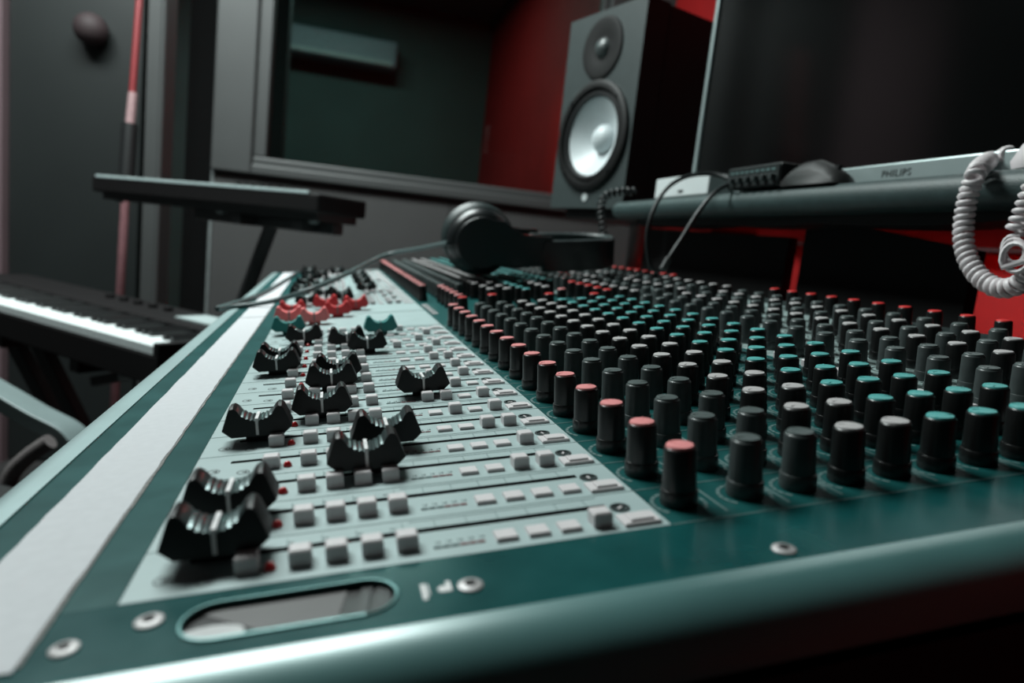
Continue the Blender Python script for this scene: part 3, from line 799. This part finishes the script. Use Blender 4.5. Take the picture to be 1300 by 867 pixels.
lt = put('lettering', met, lb, T(-0.0023, yt, 0.0125) @ Matrix(((0, 0, -1, 0), (-1, 0, 0, 0), (0, 1, 0, 0), (0, 0, 0, 1))))
for y in (-0.30, 0.36): MB().box((0.0, y - 0.02, 0.0), (0.09, y + 0.02, 0.008)).build('foot', BLACKS, tv, 0)

# ================================================================== THINGS ON THE SHELF
# white box
q = [wz(x, y, SZ) for x, y in ((818, 248), (893, 246))]
wbx = thing('white_box', 'small plain white box standing on the shelf beside the speaker', 'box', T(0.545, 0.935, SZ))
bevel(MB().box((-0.030, -0.042, 0), (0.014, 0.125, 0.032)).build('body', mat('white_card', (196, 202, 202), 0.6, 0, 0.03, 30), wbx, 0), 0.002)
MB().box((-0.0306, 0.03, 0.006), (-0.030, 0.045, 0.010)).build('cable_port', BLACKS, wbx, 0)
# audio interface
ai = thing('audio_interface', 'black audio interface with a row of small knobs and sockets on the shelf', 'audio interface', T(0.532, 0.775, SZ))
bevel(MB().box((-0.024, -0.055, 0.002), (0.020, 0.058, 0.030)).build('case', BLACKP, ai, 0), 0.002)
fpn = MB().box((-0.0256, -0.053, 0.004), (-0.024, 0.056, 0.028)).build('front_plate', mat('plate_dark', (40, 46, 46), 0.4, 0.3), ai, 0)
for k in range(6):
    y = -0.045 + 0.017 * k
    MB().lathe([(0.0045, 0), (0.004, 0.007), (0.001, 0.0072)], 14, T(-0.0256, y, 0.0125) @ Matrix.Rotation(-math.pi / 2, 4, 'Y')).build('dial', mat('dial_grey', (58, 64, 64), 0.4, 0.3), ai)
lm_ = MB()
for k in range(9): lm_.box((-0.0260, -0.046 + 0.011 * k, 0.021), (-0.0256, -0.039 + 0.011 * k, 0.0235))
lm_.build('front_print', PRINTL, ai, 0)
# black wedge shaped remote beside it
rm = thing('computer_mouse', 'black computer mouse lying on the shelf before the silver bezel', 'mouse', T(0.530, 0.672, SZ))
prof = [(0.052, 0.0), (0.052, 0.010), (0.040, 0.022), (0.022, 0.029), (0.0, 0.030), (-0.022, 0.022), (-0.040, 0.011), (-0.046, 0.0)]
mm = MB(); rings = []
n = 9
for k in range(n):
    t = -1 + 2 * k / (n - 1); sc_ = math.sqrt(max(0.05, 1 - 0.75 * t * t))
    for y, z in prof: mm.v.append((0.018 * t - 0.004, y * (0.75 + 0.25 * sc_), z * sc_))
L = len(prof)
for k in range(n - 1):
    for j in range(L):
        mm.f.append((k*L+j, k*L+(j+1) % L, (k+1)*L+(j+1) % L, (k+1)*L+j)); mm.mi.append(0)
mm.f += [tuple(range(L)), tuple((n-1)*L + j for j in range(L-1, -1, -1))]; mm.mi += [0, 0]
mm.build('shell', mat('mouse_black', (9, 10, 10), 0.6), rm, 60)
MB().box((-0.006, -0.030, 0.0185), (0.0, -0.018, 0.0215)).build('wheel', DARKM, rm, 0)
# white coiled cord hanging over the shelf edge, and the handset it belongs to
CORD = mat('cord_white', (214, 206, 208), 0.42, 0, 0.05, 80)
def coil(path, rad, wire, pitch, nseg=12):
    L = [0.0]
    for a, b_ in zip(path, path[1:]): L.append(L[-1] + (b_ - a).length)
    tot = L[-1]; turns = tot / pitch; N = int(turns * nseg); out = []
    up = None; j = 0
    for i in range(N + 1):
        s_ = tot * i / N
        while j < len(L) - 2 and L[j+1] < s_: j += 1
        f_ = (s_ - L[j]) / max(1e-9, L[j+1] - L[j]); p = path[j].lerp(path[j+1], f_)
        t = (path[min(j+2, len(path)-1)] - path[max(j-1, 0)]).normalized()
        if up is None: up = t.orthogonal().normalized()
        up = (up - t * up.dot(t)).normalized(); w = t.cross(up)
        a = 2 * math.pi * turns * i / N
        out.append(p + (up * math.cos(a) + w * math.sin(a)) * rad)
    return out
CX = 0.490
cpts = [wz(1282, 196, SZ + 0.020), wz(1262, 201, SZ + 0.022), wx(1243, 214, 0.497)]
cpts += [wx(x, y, CX) for x, y in ((1231, 243), (1224, 280), (1225, 315), (1238, 345), (1260, 363), (1284, 365), (1306, 350), (1322, 322), (1326, 285), (1322, 250))]
path = spline(cpts, 8)
crd = thing('coiled_phone_cord', 'off-white coiled telephone cord hanging in a loop over the shelf edge', 'cord', T(*cpts[0]))
ci = crd.matrix_world.inverted()
MB().tube([ci @ p for p in coil(path, 0.0058, 0.0026, 0.0057)], 0.0024, 6).build('coil', CORD, crd, 60)
tail = spline([Vector((0.545, 0.440, SZ + 0.020)), wz(1298, 197, SZ + 0.022), cpts[0]], 6)
MB().tube([ci @ p for p in tail], 0.0026, 8).build('straight_lead', CORD, crd, 60)
path2 = spline([wx(x, y, CX - 0.006) for x, y in ((1312, 236), (1304, 258), (1294, 282), (1288, 296))], 8)
loops = coil(path2, 0.0056, 0.0026, 0.0060)
c0 = wx(1286, 314, CX - 0.006); e1 = (wx(1296, 314, CX - 0.006) - c0).normalized(); e2 = (wx(1286, 304, CX - 0.006) - c0).normalized()
for k in range(40):
    a = 2 * math.pi * 2.3 * k / 39
    loops.append(c0 + e1 * ((0.0075 + 0.0001 * k) * math.cos(a + 1.6) + 0.00022 * k) + e2 * ((0.0085 + 0.00012 * k) * math.sin(a + 1.6) - 0.0003 * k) + Vector((-0.0002 * k, 0, 0)))
loops += [wx(1308, 330, CX - 0.012), wx(1330, 322, CX)]
MB().tube([ci @ p for p in loops], 0.0021, 6).build('tangled_coil', CORD, crd, 60)
hs = thing('telephone_handset', 'off-white telephone handset resting on the shelf at the cord end', 'handset', T(0.545, 0.385, SZ))
h = MB().tube(spline([(0.0, 0.052, 0.020), (0.0, 0.03, 0.032), (0, -0.03, 0.036), (0, -0.09, 0.032), (0, -0.115, 0.020)], 6), [0.010 + 0.004 * abs(math.cos(math.pi * k / 24)) for k in range(25)], 14).build('grip', CORD, hs, 60)
for y in (0.045, -0.108):
    MB().lathe([(0.012, 0.0), (0.022, 0.001), (0.024, 0.008), (0.018, 0.022), (0.004, 0.026)], 20, T(0, y, 0)).build('ear_piece', CORD, hs, 50)
# black cables hanging from the shelf
CAB = mat('cable_black', (22, 26, 27), 0.4, 0, 0.1, 50)
def cable(name, px, r, label):
    pts = [wd(*p) for p in px]
    o = thing(name, label, 'cable', T(*pts[0])); i_ = o.matrix_world.inverted()
    MB().tube([i_ @ p for p in spline(pts, 8)], r, 8).build('sheath', CAB, o, 60)
    return o, i_
cable('black_cable', [(930, 229, .93), (905, 221, .95), (872, 224, .95), (846, 240, .94), (829, 268, .935), (821, 300, .935), (825, 336, .935), (834, 345, .94)], 0.0030, 'black cable looping in front of the white box and down to the console')
o, i_ = cable('audio_cable', [(930, 231, .92), (908, 244, .905), (886, 270, .90), (866, 302, .90), (848, 330, .90), (842, 345, .905)], 0.0030, 'black cable with a plug running straight down from the audio interface')
MB().tube([i_ @ wd(849, 328, .90), i_ @ wd(841, 342, .90)], 0.0048, 10).build('plug', mat('plug_grey', (60, 62, 62), 0.4, 0.3), o, 60)
bc = thing('coiled_cable', 'black coiled cable draped over the shelf end beside the speaker', 'cable', T(*wd(806, 243, 1.06)))
i_ = bc.matrix_world.inverted()
pth = spline([wd(*p) for p in ((806, 243, 1.06), (786, 244, 1.06), (768, 250, 1.06), (763, 268, 1.055), (766, 290, 1.05), (768, 306, 1.05))], 8)
MB().tube([i_ @ p for p in coil(pth, 0.0052, 0.002, 0.0085)], 0.0023, 6).build('coil', CAB, bc, 60)

# ================================================================== KEYBOARDS, STAND, MIC STAND, CHAIR
KB1 = wz(193, 439, 0.70); KB0 = wz(0, 386, 0.70)
d = Vector((KB0.x - KB1.x, KB0.y - KB1.y, 0)).normalized()        # along the keyboard, to the left and away
KM_ = T(KB1.x, KB1.y, 0.70) @ rz(math.atan2(-d.y, -d.x))           # x: towards the near right end; y: to the back
WKEY = mat('key_white', (215, 222, 222), 0.35, 0, 0.02, 60)
BKEY = mat('key_black', (12, 13, 14), 0.35, 0, 0.1, 60)
KBODY = mat('keyboard_body', (15, 13, 14), 0.65, 0, 0.1, 40, 0.05, 0.2)
def keyboard(name, label, M, length, nwhite, depth, keylen, th):
    k = thing(name, label, 'keyboard', M)
    bevel(MB().box((-length, 0, -th), (0.02, depth, -0.018)).build('body', KBODY, k, 0), 0.004)
    bevel(MB().box((-length, keylen + 0.004, -0.018), (0.02, depth, 0.012)).build('control_panel', KBODY, k, 0), 0.004)
    bevel(MB().box((0.002, 0, -0.018), (0.02, keylen + 0.004, 0.006)).build('end_block', KBODY, k, 0), 0.002)
    kw = 0.0226
    mw = MB().cbox((-kw + 0.0012, 0.002, -0.017), (0, keylen, 0.0), 0.0012).mesh('white_key', WKEY, 0)
    mb_ = MB().cbox((-0.0055, keylen * 0.36, 0.0), (0.0055, keylen, 0.010), 0.0012).mesh('black_key', BKEY, 0)
    for i in range(nwhite):
        put('white_key', mw, k, T(-i * kw, 0, 0))
        if i % 7 not in (2, 6) and i < nwhite - 1: put('black_key', mb_, k, T(-(i + 1) * kw, 0, 0))
    return k
lk = keyboard('electric_piano', 'black electric piano with a long row of white keys on the lower tier', KM_, 1.10, 48, 0.30, 0.145, 0.075)
MB().box((-0.22, 0.19, 0.012), (-0.03, 0.27, 0.016)).build('display', mat('panel_pale', (160, 172, 172), 0.4), lk, 0)
pmz = MB()
for i in range(5): bevel(MB().lathe([(0.011, 0.012), (0.010, 0.022), (0.002, 0.023)], 14, T(-0.32 - 0.06 * i, 0.24, 0)).build('control_dial', KBODY, lk), 0.0005)
# upper synthesiser: thin slab on the upper tier
A = wd(405, 244, 1.40); Bq = wd(116, 225, 1.80)
d2 = Vector((Bq.x - A.x, Bq.y - A.y, 0)); ln2 = d2.length; d2.normalize()
UM = T(A.x, A.y, 1.02) @ rz(math.atan2(-d2.y, -d2.x))
uk = thing('synthesiser', 'slim dark synthesiser seen edge-on, lying on the upper tier', 'keyboard', UM)
bevel(MB().box((-ln2, 0.0, -0.045), (0, 0.15, -0.004)).build('body', KBODY, uk, 0), 0.006)
bevel(MB().box((-ln2 + 0.02, -0.001, -0.007), (-0.03, 0.006, 0.0)).build('front_trim', mat('trim_pale', (196, 212, 212), 0.35, 0.3), uk, 0), 0.001)
for i in range(7): MB().lathe([(0.007, -0.005), (0.006, 0.012), (0.001, 0.013)], 12, T(-0.16 - 0.028 * i, 0.06, 0)).build('dial', BLACKP, uk)
for x in (-0.05, -0.36, -ln2 + 0.06):
    MB().lathe([(0.010, -0.068), (0.013, -0.060), (0.014, -0.045)], 14, T(x, 0.04, 0)).build('rubber_foot', mat('foot_grey', (70, 78, 78), 0.5), uk)
MB().box((-ln2 + 0.02, 0.02, -0.062), (-0.02, 0.14, -0.045)).build('underside_plate', BLACKP, uk, 0)
# two-tier stand
st = thing('keyboard_stand', 'black two-tier folding stand with slanting legs under both keyboards', 'stand', T(KB1.x - 0.35, KB1.y + 0.5, 0))
si = st.matrix_world.inverted()
def sb(name, a, b_, w=0.034):
    return bevel(MB().bar(si @ Vector(a), si @ Vector(b_), w, w).build(name, BLACKP, st, 0), 0.003)
def kpt(x, y, z): return KM_ @ Vector((x, y, z))
for x in (-0.30, -0.62):
    sb('support_arm', kpt(x, 0.02, -0.092), kpt(x, 0.30, -0.092))
def toz(a, b_, z):                     # extend a line down or up to height z
    a = Vector(a); b_ = Vector(b_); return a + (b_ - a) * ((z - a.z) / (b_.z - a.z))
for (x0_, y0_), (x1_, y1_), dep in (((7, 412), (64, 517), 1.78), ((44, 422), (105, 544), 1.72)):
    a = wd(x0_, y0_, dep); b_ = wd(x1_, y1_, dep)
    sb('leg', toz(a, b_, 0.60), toz(a, b_, 0.02))
a = wd(345, 285, 1.62); b_ = wd(316, 362, 1.62)
top_ = toz(a, b_, 0.935)
sb('post', top_, toz(a, b_, 0.02), 0.03)
sb('support_arm', UM @ Vector((-0.28, 0.02, -0.075)), UM @ Vector((-0.28, 0.15, -0.075)), 0.026)
sb('support_arm', UM @ Vector((-0.08, 0.02, -0.075)), UM @ Vector((-0.08, 0.15, -0.075)), 0.026)
sb('cross_bar', UM @ Vector((-0.02, 0.08, -0.075)), UM @ Vector((-0.50, 0.08, -0.075)), 0.026)
lowb = sb('cross_bar', wd(120, 484, 1.5), wd(160, 477, 1.45), 0.022)
bevel(MB().bar(si @ wd(157, 478, 1.45), si @ wd(188, 471, 1.42), 0.03, 0.018).build('end_cap', mat('cap_pale', (150, 160, 160), 0.5), st, 0), 0.003)
# microphone stand: red rod with black grip
ms = thing('microphone_stand', 'tall thin red rod stand with black grip standing behind the keyboards', 'microphone stand', T(-0.60, 2.27, 0))
mi_ = ms.matrix_world.inverted()
a0, a1, a2, a3 = wd(186, -120, 2.0), wd(165, 158, 2.0), wd(160, 232, 2.0), wd(146, 500, 2.0)
REDROD = mat('rod_red', (118, 36, 40), 0.4, 0, 0.06, 30)
MB().tube([mi_ @ a0, mi_ @ a1], 0.0095, 10).build('upper_rod', REDROD, ms)
MB().tube([mi_ @ wd(169, 118, 2.0), mi_ @ a1], 0.013, 12).build('clamp_sleeve', mat('sleeve_pale', (170, 140, 142), 0.35, 0.3), ms)
MB().tube([mi_ @ a1, mi_ @ a2], 0.022, 12).build('grip', BLACKP, ms)
MB().tube([mi_ @ a2, mi_ @ toz(a2, a3, 0.03)], 0.012, 10).build('lower_rod', mat('rod_dull', (120, 84, 88), 0.4, 0.2), ms)
bp_ = mi_ @ toz(a2, a3, 0.0)
MB().lathe([(0.13, 0.0), (0.13, 0.012), (0.03, 0.03), (0.012, 0.04)], 24, T(bp_.x, bp_.y, 0)).build('round_base', BLACKP, ms)
# office chair
arm_a, arm_m, arm_b = wd(-40, 478, 1.15), wd(40, 508, 1.15), wd(84, 545, 1.15)
ch = thing('office_chair', 'office chair with black seat and pale grey curved armrest beside the console', 'chair', T(-0.66, 1.13, 0))
hi2 = ch.matrix_world.inverted()
ARMG = mat('armrest_plastic', (104, 118, 118), 0.4, 0, 0.05, 30)
FAB = mat('chair_fabric', (18, 20, 20), 0.85, 0, 0.2, 200, 0.3)
def flatstrip(pts, w, th, name, mt):
    pts = [hi2 @ p for p in pts]; b = MB(); N = len(pts); vv = []; f = []
    for i, p in enumerate(pts):
        t = (pts[min(i+1, N-1)] - pts[max(i-1, 0)]).normalized(); s_ = t.cross(Vector((0, 0, 1))).normalized(); u_ = s_.cross(t)
        for a_, c_ in ((-1, -1), (1, -1), (1, 1), (-1, 1)): vv.append(p + s_ * (a_ * w / 2) + u_ * (c_ * th / 2))
    for i in range(N - 1):
        for j in range(4): f.append((i*4+j, i*4+(j+1) % 4, (i+1)*4+(j+1) % 4, (i+1)*4+j))
    f += [(3, 2, 1, 0), ((N-1)*4, (N-1)*4+1, (N-1)*4+2, (N-1)*4+3)]
    b.add(vv, f); return bevel(b.build(name, mt, ch, 40), 0.006, 3)
ap = spline([wd(-110, 466, 1.15), wd(-50, 476, 1.15), wd(0, 502, 1.15), wd(45, 528, 1.15), wd(82, 547, 1.15), wd(97, 562, 1.15)], 6)
flatstrip(ap, 0.05, 0.026, 'armrest', ARMG)
off = Vector((-0.30, -0.33, 0))
flatstrip([p + off for p in ap], 0.05, 0.026, 'armrest', ARMG)
bevel(MB().box((-0.22, -0.20, 0.40), (0.20, 0.22, 0.48)).build('seat', FAB, ch, 0, rz(0.8)), 0.03, 4)
bevel(MB().box((-0.25, -0.20, 0.52), (-0.20, 0.20, 0.92)).build('backrest', FAB, ch, 0, rz(0.8)), 0.02, 4)
MB().bar((-0.21, 0, 0.42), (-0.23, 0, 0.60), 0.06, 0.02).build('back_bracket', BLACKP, ch, 0, rz(0.8))
MB().tube(spline([hi2 @ wd(4, 632, 1.1), hi2 @ wd(16, 600, 1.1), hi2 @ wd(38, 578, 1.1), hi2 @ wd(64, 560, 1.1)], 6), 0.013, 10).build('seat_piping', mat('piping_grey', (92, 86, 86), 0.8, 0, 0.3, 300, 0.3), ch, 60)
MB().tube([(0, 0, 0.06), (0, 0, 0.40)], 0.025, 12).build('gas_column', DARKM, ch)
for k in range(5):
    a = 2 * math.pi * k / 5 + 0.3
    lg = MB().bar((0.02 * math.cos(a), 0.02 * math.sin(a), 0.085), (0.28 * math.cos(a), 0.28 * math.sin(a), 0.065), 0.04, 0.025).build('base_leg', BLACKP, ch, 0)
    MB().lathe([(0.020, -0.012), (0.025, -0.008), (0.025, 0.008), (0.020, 0.012)], 14, T(0.28 * math.cos(a), 0.28 * math.sin(a), 0.026) @ rz(a) @ Matrix.Rotation(math.pi / 2, 4, 'X')).build('caster', BLACKP, lg)
